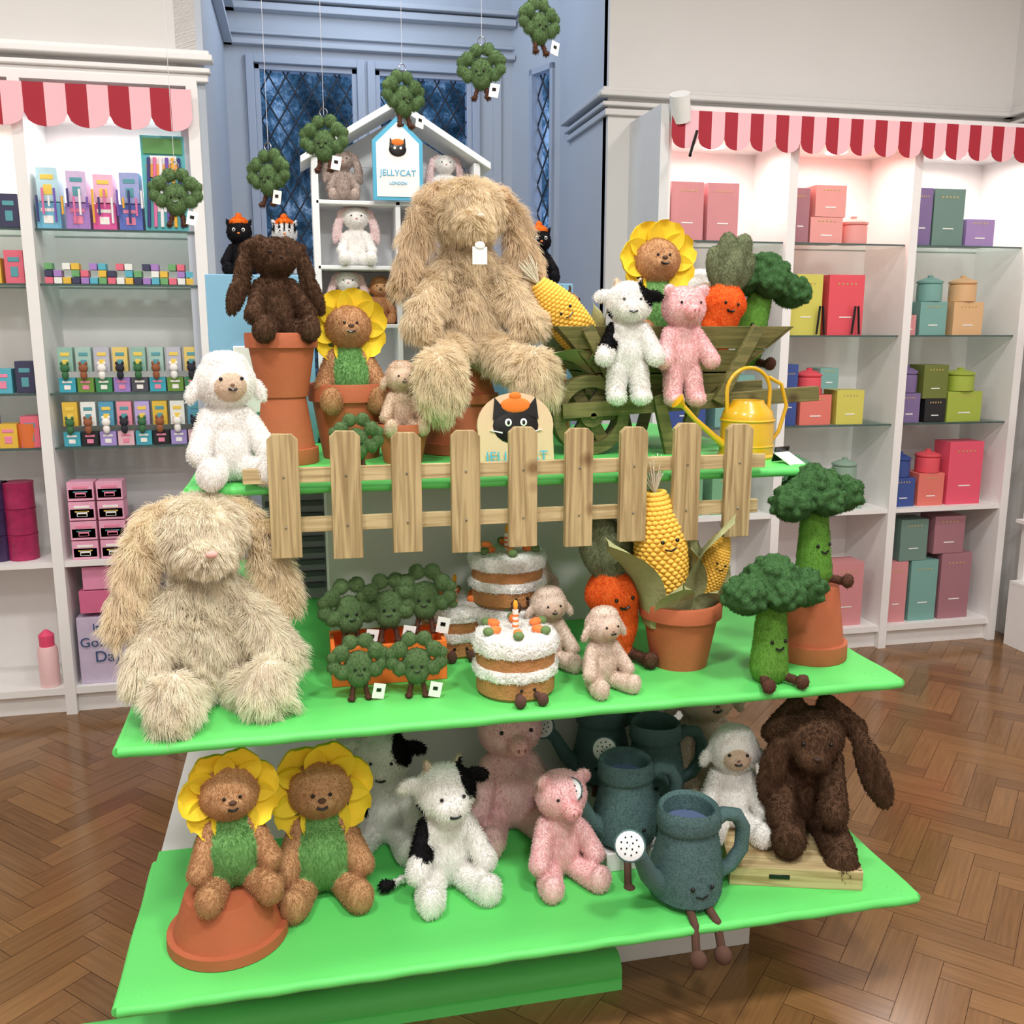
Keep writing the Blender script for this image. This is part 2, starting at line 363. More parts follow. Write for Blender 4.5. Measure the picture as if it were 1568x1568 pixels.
    g=G()
    for z,d,hh in ((2.66,.02,.03),(2.70,.035,.02),(2.74,.055,.025),(2.765,.035,.02)): 
        g.b2((1.49-d,4.62-d,z),(3.72,4.62,z+hh),WALL); g.b2((3.72-d,-2.3,z),(3.72,4.62,z+hh),WALL)
        g.b2((1.49-d,4.62,z),(1.49,5.3,z+hh),BLUE)
    g.build('trim_cornice_right',bev=.005)
    m=bpy.data.materials.new('dusk_foliage'); m.use_nodes=True; N=m.node_tree.nodes; L_=m.node_tree.links; bs=N['Principled BSDF']; bs.inputs['Roughness'].default_value=1
    tc=N.new('ShaderNodeTexCoord'); no=N.new('ShaderNodeTexNoise'); no.inputs['Scale'].default_value=4.5; no.inputs['Detail'].default_value=9; no.inputs['Roughness'].default_value=.8
    L_.new(tc.outputs['Object'],no.inputs['Vector']); r=N.new('ShaderNodeValToRGB'); e=r.color_ramp.elements
    e[0].position=.42; e[0].color=lin((48,68,78))+(1,); e[1].position=.62; e[1].color=lin((225,235,242))+(1,)
    x=e.new(.53); x.color=lin((100,135,152))+(1,)
    L_.new(no.outputs['Fac'],r.inputs[0]); L_.new(r.outputs[0],bs.inputs['Base Color'])
    g=G(); V=[];F=[]
    for i in range(25):
        for j in range(18): V.append((-1.5+i*.2,7.4+.3*math.sin(i*1.3)*math.cos(j),.0+j*.3))
    for i in range(24):
        for j in range(17): a_=i*18+j; F.append((a_,a_+18,a_+19,a_+1))
    g.add(V,F,m); g.build('garden_hedge')
    w=bpy.data.worlds.new('dusk_sky'); S.world=w; w.use_nodes=True; w.node_tree.nodes['Background'].inputs[0].default_value=(.36,.55,.9,1); w.node_tree.nodes['Background'].inputs[1].default_value=2.2
room()

# ================================================================= SHELVING
def glassmat():
    m=bpy.data.materials.new('shelf_glass'); m.use_nodes=True; N=m.node_tree.nodes; L=m.node_tree.links; b=N['Principled BSDF']
    b.inputs['Base Color'].default_value=(.05,.1,.09,1); b.inputs['Roughness'].default_value=.05; b.inputs['Specular IOR Level'].default_value=.8
    t=N.new('ShaderNodeBsdfTransparent'); t.inputs[0].default_value=(.86,.95,.92,1); x=N.new('ShaderNodeMixShader'); x.inputs[0].default_value=.75
    L.new(b.outputs[0],x.inputs[1]); L.new(t.outputs[0],x.inputs[2]); L.new(x.outputs[0],N['Material Output'].inputs['Surface']); return m
GLASS=glassmat(); GEDGE=mat('glass_edge_green',(62,88,84),.15,spec=.8); LAMP=mat('downlight_glow',(255,244,232),.5,emit=3)
def valance(name,x0,x1,y,z,w=.062):
    A=mat('awning_red',(168,30,48),.7); B=mat('awning_pink',(244,190,198),.7)
    g=G(); n=int(round((x1-x0)/w)); w=(x1-x0)/n; ht=.11
    for i in range(n):
        m=A if i%2==0 else B; a=x0+i*w; k=i//2*2; c=x0+(k+1)*w; pts=[]
        for j in range(7):
            xx=a+w*j/6; u=(xx-c)/w; pts.append((xx,z-ht-.05*math.sqrt(max(0,1-u*u))))
        g.prism([(a+w,z),(a,z)]+pts,y-.004,y,m)
    return g.build(name)
def unit(name,posts,y0,y1,ztop,glassz,boardz,base=.12):
    g=G()
    for x in posts: g.b2((x-.022,y0,0),(x+.022,y1,ztop),SHELFW)
    a,b=min(posts),max(posts)
    g.b2((a,y1-.02,0),(b,y1-.004,ztop),SHELFW); g.b2((a-.02,y0,ztop-.0),(b+.02,y1,ztop+.03),SHELFW)
    g.b2((a,y0+.01,base-.03),(b,y1,base),SHELFW); g.b2((a,y0+.04,0),(b,y0+.06,base-.03),SHELFW)
    g.b2((a,y0+.03,ztop-.1),(b,y1,ztop-.085),SHELFW)
    for z in boardz: g.b2((a,y0+.01,z-.022),(b,y1,z),SHELFW)
    for z in glassz: g.b2((a,y0+.034,z-.008),(b,y1-.02,z),GLASS); g.b2((a,y0+.03,z-.008),(b,y0+.0335,z),GEDGE)
    for i in range(len(posts)-1):
        c=(posts[i]+posts[i+1])/2
        g.lathe([(.001,0),(.05,0),(.05,.004)],(c,y0+.2,ztop-.105),LAMP,20)
    return g.build(name)
unit('shelving_unit',[-2.2,-1.62,-1.04,-.385],4.2,4.57,2.6,[2.045,1.83,1.39,1.165],[.68])
unit('shelving_unit',[1.64,2.27,2.92,3.58],4.22,4.61,2.6,[2.055,1.62,1.18],[.745])
G().b2((1.6,4.2,0),(1.64,4.62,2.63),mat('panel_grey',(226,226,226),.6)).build('shelving_end_panel')
g=G(); g.tube([(1.73,4.1,2.5),(1.66,4.0,2.38)],.007,BLACK); g.tube([(1.66,4.14,2.66),(1.69,4.19,2.56)],.045,WHITEP,16); g.build('awning_roller')
valance('striped_awning',-1.62,-.385,4.17,2.58,.077); valance('striped_awning',1.64,3.64,4.17,2.6)
g=G()
for y in (4.15,3.5,2.85): g.b2((3.66,y-.02,0),(3.72,y+.02,2.6),SHELFW)
for z in (.35,.68,1.18,1.62,2.06): g.b2((3.6,2.85,z-.02),(3.72,4.15,z),SHELFW)
g.b2((3.60,2.8,0),(3.72,4.15,.33),SHELFW)
for i in range(3): g.b2((3.63,3.85-i*.3,.681),(3.7,3.98-i*.3,.83),mat('gift_white',(235,228,224),.5))
g.build('side_shelving_unit',bev=.002)

def jar(g,x,y,z,r,h,m):
    g.lathe([(.001,0),(r,0),(r*1.02,h*.1),(r*1.02,h*.62),(r*.9,h*.66),(r*1.05,h*.68),(r*1.08,h*.76),(r*.5,h*.88),(r*.2,h*.9),(r*.25,h*.98),(.001,h)],(x,y,z),m,24)
cc={'pk':(218,146,150),'pk2':(240,164,158),'mv':(170,118,128),'ye':(214,206,96),'rd':(234,86,98),'bl':(58,82,150),'co':(230,122,110),'te':(124,172,164),'gy':(146,172,154),'gn':(122,176,136),'pu':(128,108,154),'pg':(112,142,132),'li':(168,186,72),'dl':(112,122,56),'tn':(226,182,134),'hp':(238,90,116),'pu2':(168,140,194),'bk':(32,32,35)}
def CM(k): return mat('gift_'+k,cc[k],.45)
def goods(name,y,items):
    g=G()
    for it in items:
        if it[0]=='b':
            _,x,z,w,h,k=it[:6]; g.box((x+w/2,y+.07,z+h/2),(w,.13,h),CM(k)); g.box((x+w/2,y+.004,z+h*.3),(w*.35,.002,.006),WHITEP)
            for q in range(5): g.box((x+w*(.26+.12*q),y+.004,z+h*.85),(w*.05,.002,.008),mat('foil_gold',(200,170,110),.4))
        else: _,x,z,r,h,k=it; jar(g,x,y+.06,z,r,h,CM(k))
    return g.build(name,bev=.002)
Yg=4.27
goods('candle_gift_boxes',Yg,[('b',1.69,2.056,.16,.26,'pk'),('b',1.87,2.056,.155,.26,'pk'),('b',1.7,1.62,.2,.26,'pk'),('b',1.95,1.62,.2,.2,'mv'),('b',1.7,1.18,.2,.2,'bl'),('b',1.95,1.18,.2,.25,'te'),('b',1.7,.745,.2,.2,'gn'),('b',1.95,.745,.2,.2,'gn')])
goods('candle_gift_boxes',Yg,[('b',2.3,2.056,.09,.25,'mv'),('b',2.4,2.056,.17,.12,'pk2'),('b',2.42,2.178,.16,.145,'pk2'),('j',2.66,2.056,.065,.135,'pk2'),
 ('b',2.32,1.62,.165,.29,'ye'),('b',2.52,1.62,.19,.29,'rd'),('b',2.3,1.18,.08,.3,'bl'),('b',2.4,1.18,.17,.15,'co'),('j',2.47,1.332,.065,.13,'rd'),('b',2.6,1.18,.15,.17,'ye'),('b',2.5,1.36,.1,.1,'te'),
 ('b',2.36,.745,.14,.15,'gn'),('j',2.43,.897,.06,.13,'gn'),('b',2.62,.745,.16,.13,'gy'),('j',2.7,.877,.06,.13,'gy'),('b',2.5,.12,.12,.25,'mv'),('b',2.64,.12,.18,.34,'pk')])
goods('candle_gift_boxes',Yg,[('b',2.95,2.056,.1,.27,'pu'),('b',3.06,2.056,.17,.27,'pg'),('b',3.25,2.056,.16,.13,'pu2'),
 ('b',2.95,1.62,.06,.1,'pk'),('b',3.03,1.62,.15,.165,'te'),('j',3.11,1.787,.06,.13,'te'),('b',3.22,1.62,.17,.165,'tn'),('j',3.3,1.787,.065,.13,'tn'),
 ('b',2.95,1.18,.12,.15,'pu'),('j',3.02,1.332,.05,.14,'pu'),('b',3.1,1.18,.12,.12,'bk'),('b',3.08,1.302,.14,.17,'dl'),('b',3.23,1.18,.2,.155,'li'),('j',3.33,1.337,.07,.12,'li'),
 ('b',2.95,.745,.13,.15,'bl'),('j',3.02,.897,.05,.13,'bl'),('b',3.1,.745,.15,.17,'co'),('j',3.18,.917,.06,.12,'rd'),('b',3.27,.745,.2,.33,'hp'),
 ('b',2.96,.12,.12,.33,'pk'),('b',3.1,.12,.16,.33,'te'),('b',3.28,.12,.18,.36,'mv'),('b',3.02,.452,.16,.22,'pg'),('b',3.22,.482,.18,.2,'mv')])
g=G()
for x in (2.47,2.66):
    for s in (-1,1): g.tube([(x+s*.02,4.25,1.625),(x+s*.008,4.25,1.76)],.006,BLACK,6)
g.build('tongs')
def cards(name,items,y=4.24,d=.1,lab=True):
    g=G()
    for i,(x,z,w,h,col) in enumerate(items):
        g.box((x+w/2,y+d/2,z+h/2),(w,d,h),mat('print_%d_%d_%d'%col,col,.45,.1,40))
        if lab and w>.05:
            l=[(250,245,240),(245,210,90),(240,140,170),(90,160,170)][i%4]; m=mat('label_%d_%d_%d'%l,l,.5)
            g.box((x+w/2,y-.001,z+h*.72),(w*.6,.002,h*.14),m); g.box((x+w*.5,y-.001,z+h*.35),(w*.4,.002,h*.3),m)
    return g.build(name,bev=.0015)
it=[(-1.01,2.046,.09,.1,(120,190,220)),(-1.0,2.15,.08,.13,(190,225,235)),(-.90,2.046,.09,.1,(170,130,200)),(-.89,2.15,.075,.12,(215,190,225)),(-.80,2.046,.09,.1,(225,90,160)),(-.79,2.15,.075,.11,(245,190,215)),(-.70,2.046,.09,.1,(90,110,190)),(-.69,2.15,.075,.12,(160,170,220)),(-.6,2.046,.17,.37,(90,185,190)),]
o=cards('pencil_packs',it); 
g=G()
for i in range(18):
    x=-1.0+i*.022+.005*(i//4); g.tube([(x,4.225,2.07+.03*(i%3)),(x,4.225,2.17+.03*(i%2))],.0045,mat('pen_%d'%(i%5),[(60,60,120),(230,120,170),(245,245,245),(120,90,180),(240,180,60)][i%5],.4),6)
for i in range(6): g.tube([(-.585+i*.026,4.232,2.06),(-.57+i*.023,4.232,2.33)],.007,mat('pen_%d'%(i%5)),8)
g.box((-.515,4.235,2.375),(.15,.006,.06),mat('label_pack_green',(90,150,80),.5)); g.box((-.515,4.234,2.28),(.13,.004,.05),mat('label_pack_orange',(235,160,70),.5))
g.build('pens',parent=o)
cs=[(230,110,130),(90,180,200),(60,60,90),(240,240,235),(110,170,110),(170,130,200),(235,190,70)]
it=[(-1.0+i*.034,1.831+.028*j,.03,.026,cs[(i*3+j*2)%7]) for i in range(17) for j in (0,1,2) if (i+j)%3 or j==0]
cards('eraser_boxes',it,4.24,.05)
def bag_charms(name,z,cols,cards_):
    it=[]; 
    for i in range(8):
        x=-.985+i*.071; c=cols[i%len(cols)]
        it+=[(x,z,.064,.06,c),(x+.003,z+.085,.058,.1,cards_[i%len(cards_)])]
    o=cards(name,it,4.25,.05); g=G()
    for i in range(8):
        x=-.985+i*.071+.031; m=mat('charm_%d'%(i%4),[(60,110,70),(150,90,60),(245,240,235),(40,40,50)][i%4],.8)
        g.ell((x,4.235,z+.1),(.018,.014,.018),m); g.ell((x,4.235,z+.072),(.014,.012,.02),m)
        for s in (-1,1): g.ell((x+s*.012,4.235,z+.12),(.006,.005,.008),m,seg=8,rings=6)
    g.build('charms',parent=o)
bag_charms('pin_badge_cards',1.391,[(60,170,190),(110,150,60),(60,140,90),(160,130,200),(80,80,90)],[(150,190,175),(170,200,190),(190,190,205),(235,205,120)])
g0=[(230,190,70),(240,240,235),(90,160,190),(240,150,170),(190,170,225)]
bag_charms('bag_charm_cards',1.166,[(70,170,190),(30,30,35),(170,150,215),(235,190,200)],g0)
it=[]
for i in range(5):
    for j in range(4 if i<2 else 2): it+=[(-.99+i*.115,.681+j*.085,.105,.08,(238,170,196)),(-.985+i*.115,.69+j*.085,.095,.04,(120,185,145))]
cards('toy_boxes',it,4.24,.1)
it=[(-1.0,.121,.36,.3,(205,190,215)),(-.98,.44,.18,.1,(220,110,150)),(-.96,.545,.16,.1,(235,150,185)),(-.62,.121,.2,.45,(235,230,220))]
o=cards('hair_gift_tins',it,4.24,.14,False)
t=mat('ink_blue',(50,80,120),.6); text("It's a",(-.89,4.235,.36),.05,t,o); text("Good Hair",(-.86,4.235,.29),.06,t,o); text("Day",(-.88,4.235,.22),.07,t,o)
it=[]
for z in (1.166,1.391,1.83,2.046): it+=[(-1.4+i*.085,z,.07,.1+.03*(i%2),cs[(i+int(z*10))%7]) for i in range(4)]
cards('stationery_boxes',it)
g=G()
for i,(x,c) in enumerate(((-1.2,(170,40,90)),(-1.3,(60,40,80)))):
    for k in range(3): g.lathe([(.001,0),(.06,0),(.06,.1),(.063,.11),(.001,.11)],(x,4.32,.681+k*.112),mat('tin_%d'%i,c,.4,.5,30),24)
g.build('stacked_tins')
g=G(); m=mat('cup_pink',(245,205,205),.4); g.lathe([(.001,0),(.04,0),(.042,.16),(.035,.18),(.001,.181)],(-1.13,4.26,.121),m,24); g.lathe([(.03,.18),(.032,.23),(.01,.25),(.001,.255)],(-1.13,4.26,.121),mat('cup_lid',(235,80,120),.4),24); g.build('drinks_bottle')
g=G(); m=mat('mug_white',(240,235,225),.3); g.lathe([(.001,0),(.045,0),(.05,.1),(.045,.1),(.04,.01)],(-1.12,4.28,1.166),mat('mug_orange',(230,120,60),.3),28); g.tube(arc((-1.07,4.28,1.215),.03,-pi/2,pi/2,8),.006,m); g.build('mug')

# ================================================================= DISPLAY TABLE
WT=mat('table_white_laminate',(225,222,220),.5)
g=G()
g.b2((-.42,1.82,.277),(1.41,2.42,.3),GREEN); g.b2((-.415,2.42,.27),(1.405,3.78,.297),WT)
g.b2((-.405,1.957,.777),(1.416,3.6,.8),GREEN); g.b2((-.262,2.2,1.278),(1.29,3.4,1.3),GREEN)
g.b2((.05,2.55,.3),(1.06,3.1,.775),WT); g.b2((.05,2.6,.8),(1.06,3.1,1.28),WT)
g.b2((0,2.12,0),(1.13,3.5,.27),WT)
for i in range(11): g.b2((-.13,2.98,.84+i*.038),(.045,3.0,.855+i*.038),mat('rack_grey',(70,72,76),.5))
g.b2((-.14,3.0,.8),(.05,3.02,1.28),mat('rack_back',(150,152,156),.5))
for (x0,x1,y,z) in ((-.42,1.41,1.822,.2885),(-.405,1.416,1.959,.7885),(-.262,1.29,2.202,1.289)):
    pts=[(x0+(x1-x0)*i/60,y+.0012*math.sin(i*1.7),z+.0008*math.sin(i*.9+2)) for i in range(61)]; g.tube(pts,.0118,GREEN,12)
    pts=[(x1+.001*math.sin(i),y+.6*i/12,z+.001*math.sin(i*1.3)) for i in range(13)]; g.tube(pts,.0118,GREEN,12)
    pts=[(x0+.001*math.sin(i),y+.55*i/12,z+.001*math.sin(i*1.3)) for i in range(13)]; g.tube(pts,.0118,GREEN,12)
    for xx,q in ((x0,1),(x1,-1)):
        for j in range(4): g.tube([(xx+q*.005*j,y-.002,z-.008),(xx+q*(.03+.012*j),y+.02+.012*j,z+.0125)],.002,GREEN,6)
table=g.build('tiered_display_table',bev=.004)
g=G(); g.tube([(-.9,2.06,.045),(.73,2.06,.045)],.04,GREEN,20); g.b2((-.9,2.02,0),(.73,2.1,.03),GREEN); g.build('green_paper_roll')

# ================================================================= FENCE
g=G(); 
for z,xa,xb in ((1.325,-.14,1.13),(1.21,-.13,1.115)): g.box(((xa+xb)/2,2.176,z),(xb-xa,.016,.034),PINEH,(0,0,0))
for i in range(9):
    x=-.05+i*.1375; w=.034; zt=1.422+.004*math.sin(i*2); zb=1.135+.004*math.cos(i*3)
    g.prism([(x-w,zb),(x+w,zb),(x+w,zt-.014),(x+w*.6,zt-.001),(x-w*.6,zt),(x-w,zt-.013)],2.148,2.167,PINE)
    for z in (1.325,1.21): g.lathe([(.003,0),(.0025,.002),(.001,.0025)],(x,2.147,z),STEEL,8,(pi/2,0,0))
g.build('picket_fence',bev=.003)

# ================================================================= POTS
pot('terracotta_pot',(-.05,2.58,1.3),.175,.085,True); pot('terracotta_pot',(-.05,2.58,1.476),.165,.093)
pot('terracotta_pot',(.125,2.66,1.3),.205,.112); pot('terracotta_pot',(.255,2.52,1.3),.105,.074)
pot('terracotta_pot',(.45,2.72,1.3),.14,.13,True); pot('terracotta_pot',(.455,2.72,1.441),.12,.1,True)
pot('terracotta_pot',(.925,2.19,.8),.17,.105); pot('terracotta_pot',(1.285,2.17,.8),.195,.095,True)
pot('terracotta_pot',(-.215,2.02,.3),.115,.132,True)

# ================================================================= PLUSH
CR=(253,243,224); TAN=(246,230,202); BR=(98,72,55); WH=(250,247,243); FACE=(216,192,168)
def facelen(sc): return lambda P: np.where((P[:,2]>.64*sc)&(np.abs(P[:,0])<.2*sc)&(P[:,1]<-.08*sc),.72,np.where(np.abs(P[:,0])>.22*sc,1.15,1.0))
def BFur(sc,n): return dict(n=n,length=.034,rad=.0006,lay=.48,droop=.35,clump=.5,rnd=.62,cvar=.1,npt=5,lenf=facelen(sc),swirl=.5)
plush('plush_bunny',fluffy(CR,(252,236,208),'sit'),(-.24,2.19,.8),rz=.25,sc=.505,furp=BFur(.5,85000),nose=(0,.75,.026,.016,(226,170,160)))
b=plush('plush_bunny',fluffy(TAN,(240,220,190),'hang'),(.455,2.66,1.555),rz=.1,sc=.51,furp=BFur(.51,85000),nose=(0,.755,.02,.012,(235,205,180)))
g=G(); g.box((0,0,0),(.04,.003,.045),WHITEP); g.ell((0,-.003,.026),(.014,.003,.01),WHITEP); g.build('tag',parent=b,loc=(0,-.135,.285))
DF=dict(n=30000,length=.01,rad=.0008,lay=.4,droop=.3,rnd=.6,clump=.35)
P=bunny(BR)+[E((-.36,-.04,.42),(.08,.05,.2),BR,(0,.35,0)),E((.36,-.04,.42),(.08,.05,.2),BR,(0,-.35,0))]
plush('plush_bunny',P,(-.06,2.58,1.62),rz=.3,sc=.28,furp=dict(DF,n=20000,length=.007),eyes=((-.08,.79,.012),(.08,.79,.012)),nose=(0,.74,.02,.012,(60,40,35)))
# slumped bunny on the crate
BR2=(88,64,48)
P=[E((0,.0,.28),(.24,.2,.28),BR2),E((0,.0,.52),(.2,.19,.2),BR2),E((-.02,-.17,.68),(.2,.19,.17),BR2),E((-.03,-.32,.6),(.1,.08,.08),BR2),
 C((-.1,-.1,.84),(-.24,-.18,.7),.06,.07,BR2),E((-.25,-.25,.48),(.085,.045,.24),BR2,(.1,.12,0)),
 C((.1,-.06,.84),(.27,-.1,.7),.06,.07,BR2),E((.38,-.14,.44),(.09,.045,.29),BR2,(.1,-.42,0)),
 C((-.14,-.06,.5),(-.2,-.3,.22),.075,.085,BR2),C((.13,-.1,.5),(.1,-.34,.26),.075,.085,BR2),
 C((-.12,-.1,.1),(-.16,-.36,.1),.1,.1,BR2),C((.12,-.1,.1),(.14,-.36,.04),.1,.1,BR2),E((.14,-.44,-.02),(.1,.08,.13),BR2),E((-.17,-.42,.12),(.1,.07,.11),BR2)]
plush('plush_bunny',P,(1.25,2.1,.352),rz=-.28,sc=.42,furp=dict(DF,length=.007),eyes=((-.1,.7,.012),(.06,.7,.012)),nose=(-.03,.63,.022,.014,(60,40,35)))
def lamb(loc,rz,sc,c=WH,fc=FACE,n=12000,legs='sit',l=.006,rx=0):
    P=seated(c,legs=legs)+[E((0,-.15,.73),(.13,.1,.12),fc),E((0,-.04,.89),(.16,.14,.08),c)]
    for s in (-1,1): P.append(E((s*.24,-.05,.68),(.05,.03,.1),c,(0,-s*.45,0)))
    ff=SF(sc,n,l,lenf=lambda Q:np.where((Q[:,1]<-.17*sc)&(Q[:,2]>.61*sc),.35,1))
    return plush('plush_lamb',P,loc,rz,sc,furp=ff,eyes=((-.075,.78,.014),(.075,.78,.014)),nose=(0,.74,.016,.009,(140,105,90)),smile=(0,.70,.03,.012),rx=rx)
lamb((-.175,2.27,1.3),.3,.31,n=17000)
lamb((.255,2.53,1.375),.1,.2,c=(218,192,168),fc=(208,180,156),n=7000,l=.004)
lamb((.675,2.07,.8),.25,.21,c=(220,200,184),fc=(208,182,162),n=7000,l=.004)
lamb((.585,2.24,.8),.1,.22,c=(220,200,184),fc=(208,182,162),n=6000,l=.004)
lamb((.585,2.43,.8),0,.26,c=(212,190,174),n=6000,l=.005)
lamb((1.06,2.13,.352),-.25,.3,n=13000)
lamb((1.1,2.42,.3),0,.42,c=(205,190,170),n=8000)
lamb((1.22,2.83,1.56),0,.28,n=6000)
BK=(24,22,24)
def cow(loc,rz,sc,legs='sit',rx=0):
    P=seated(WH,legs=legs)+[E((0,-.17,.69),(.13,.1,.1),WH),PT((.19,-.05,.85),(.13,.2,.15),BK),PT((-.2,0,.35),(.1,.2,.12),BK),PT((.24,-.1,.3),.07,BK),PT((-.2,.0,.5),(.06,.2,.2),BK)]
    for s in (-1,1): P+=[E((s*.25,0,.82),(.1,.03,.055),BK if s>0 else WH,(0,s*.3,0)),C((s*.1,.02,.9),(s*.12,.02,.97),.03,.02,(225,205,180))]
    P+=[C((-.1,.15,.1),(-.38,.05,.06),.02,.02,WH),E((-.43,.03,.07),(.06,.04,.04),BK)] if legs=='sit' else []
    return plush('plush_cow',P,loc,rz,sc,furp=SF(sc,14000,.008),eyes=((-.08,.78,.014),(.08,.78,.014)),smile=(0,.66,.04,.012),rx=rx)
cow((.295,2.11,.3),.15,.34); cow((.17,2.34,.3),-.2,.33)
cow((.87,2.49,1.51),-.15,.28,legs='down')
PK=(248,206,206)
def pig(loc,rz,sc,legs='sit',rx=0,c=PK):
    P=seated(c,legs=legs)+[C((0,-.15,.72),(0,-.26,.71),.08,.068,(248,194,194))]
    for s in (-1,1): P.append(E((s*.17,-.07,.9),(.065,.03,.075),c,(.3,s*.8,0)))
    o=plush('plush_pig',P,loc,rz,sc,furp=SF(sc,13000,.006),eyes=((-.1,.79,.014),(.1,.79,.014)),rx=rx)
    g=G()
    for s in (-1,1): g.ell((s*.022*sc,-.335*sc,.715*sc),(.009*sc,.006*sc,.014*sc),mat('nostril',(170,100,105),.8),seg=8,rings=6)
    g.build('nostrils',parent=o); return o
pig((.58,2.09,.3),.15,.3); pig((.505,2.34,.3),.05,.4); pig((1.03,2.5,1.5),.05,.28,legs='down')
def sunbear(loc,rz,sc,legs='sit',rx=0,arms=True):
    B=(200,154,112); GR=(122,174,104); Y=mat('petal_yellow',(255,220,52),.75,.05,8,.1,200); LG=mat('leaf_dark_green',(80,112,64),.8)
    P=seated(B,bc=GR,legs=legs)+[E((0,0,.28),(.27,.21,.27),GR),E((0,-.17,.73),(.1,.08,.075),(208,164,122))]
    def ex(g,s):
        for i in range(7):
            a=i*2*pi/7+.35; ca,sa=math.cos(a),math.sin(a)
            vs=[];fs=[];nu,nv=8,6
            for u in range(nu+1):
                t=u/nu; r=.12+.23*t; w=.165*math.sin(pi*min(1,.26+.66*t))**.55 if t<1 else .05
                for v in range(nv+1):
                    q=-1+2*v/nv; y=-.02-.07*t-.05*q*q*(1-t*.3)+.02*math.cos(q*pi*.5)-.012*(i%2)
                    vs.append(((r*ca-w*q*sa)*s,y*s,(.75+r*sa+w*q*ca)*s))
            m0=len(vs); vs+=[(x,y+.035*s,z) for x,y,z in vs]
            for u in range(nu):
                for v in range(nv):
                    k=u*(nv+1)+v; fs.append((k,k+1,k+nv+2,k+nv+1)); fs.append((m0+k,m0+k+nv+1,m0+k+nv+2,m0+k+1))
            ring=[v for v in range(nv+1)]+[u*(nv+1)+nv for u in range(1,nu+1)]+[nu*(nv+1)+v for v in range(nv-1,-1,-1)]+[u*(nv+1) for u in range(nu-1,0,-1)]
            for i2 in range(len(ring)): p,q=ring[i2],ring[(i2+1)%len(ring)]; fs.append((p,p+m0,q+m0,q))
            g.add(vs,fs,Y)
        for i in range(5):
            a=-pi/2+(i-2)*.6; g.ell((.2*math.cos(a)*s,-.02*s,(.64+.14*math.sin(a))*s),(.12*s,.02*s,.045*s),LG,(0,-a,0),seg=10)
    ff=SF(sc,15000,.006,lenf=lambda Q:np.where(Q[:,2]<.5*sc,1,.8))
    return plush('plush_sunflower_bear',P,loc,rz,sc,furp=ff,eyes=((-.055,.79,.013),(.055,.79,.013)),nose=(0,.765,.028,.018,(90,60,45)),smile=(0,.71,.035,.014),rx=rx,extra=ex)
sunbear((-.2,2.05,.405),.2,.31); sunbear((.0,2.16,.3),.05,.36)
sunbear((.125,2.66,1.43),.1,.3)
sunbear((1.03,2.72,1.6),0,.33)
SG=(92,118,76)
def sprout(loc,rz,sc,tag=True,name='plush_sprout'):
    P=[E((0,-.02,.42),(.2,.15,.2),SG),E((0,0,.6),(.24,.15,.24),SG)]
    for x,z,r in ((-.28,.5,.13),(.28,.5,.13),(-.29,.83,.14),(.29,.83,.14),(-.12,.99,.13),(.13,1.0,.13),(-.4,.6,.12),(.4,.6,.12),(-.42,.77,.1),(.42,.77,.1)):
        P.append(E((x,-.03 if abs(x)>.2 else .02,z),(r,r*.7,r),SG))
    for s in (-1,1): P+=[C((s*.09,0,.28),(s*.13,-.06,.07),.04,.04,(88,58,46)),E((s*.14,-.09,.045),(.06,.08,.045),(88,58,46))]
    def ex(g,s):
        g.box((.3*s,-.17*s,.16*s),(.2*s,.01*s,.26*s),WHITEP,(0,.2,0)); g.box((.3*s,-.178*s,.18*s),(.08*s,.008*s,.06*s),BLACK,(0,.2,0))
    return plush(name,P,loc,rz,sc,vox=.018,eyes=((-.08,.56,.024),(.08,.56,.024)),smile=(0,.47,.05,.02),extra=ex if tag else None,smooth=1,furp=dict(n=3500,length=.004,rad=.0004,rnd=.6))
STR=mat('nylon_thread',(200,200,205),.5)
for (x,z) in ((.569,2.34),(.434,2.234),(.25,2.166),(.071,2.063),(-.054,1.985),(-.257,1.937)):
    o=sprout((x,2.3,z-.064),random.uniform(-.8,.8),.112,name='hanging_plush_sprout')
    g=G(); g.tube([(0,0,.125),(0,0,3.9-z+.064)],.0006,STR,5); g.lathe([(.009,0),(.01,.001),(.009,.002),(.008,.001),(.009,0)],(0,0,.13),STEEL,16,(pi/2,0,0)); g.build('thread',parent=o)
g=G(); OR=mat('orange_felt',(240,120,40),.8)
g.b2((.04,2.2,.8),(.32,2.21,.9),OR); g.b2((.04,2.33,.8),(.32,2.34,.9),OR); g.b2((.04,2.21,.8),(.05,2.33,.9),OR); g.b2((.31,2.21,.8),(.32,2.33,.9),OR); g.b2((.05,2.21,.8),(.31,2.33,.805),OR); g.build('orange_crate',bev=.002)
for x,y,z,r in ((.09,2.265,.88,.2),(.185,2.27,.885,0),(.275,2.265,.905,-.2)): sprout((x,y,z),r,.155)
sprout((.1,2.12,.8),.1,.14); sprout((.235,2.11,.8),-.1,.14); sprout((.125,2.37,1.3),0,.13,False)
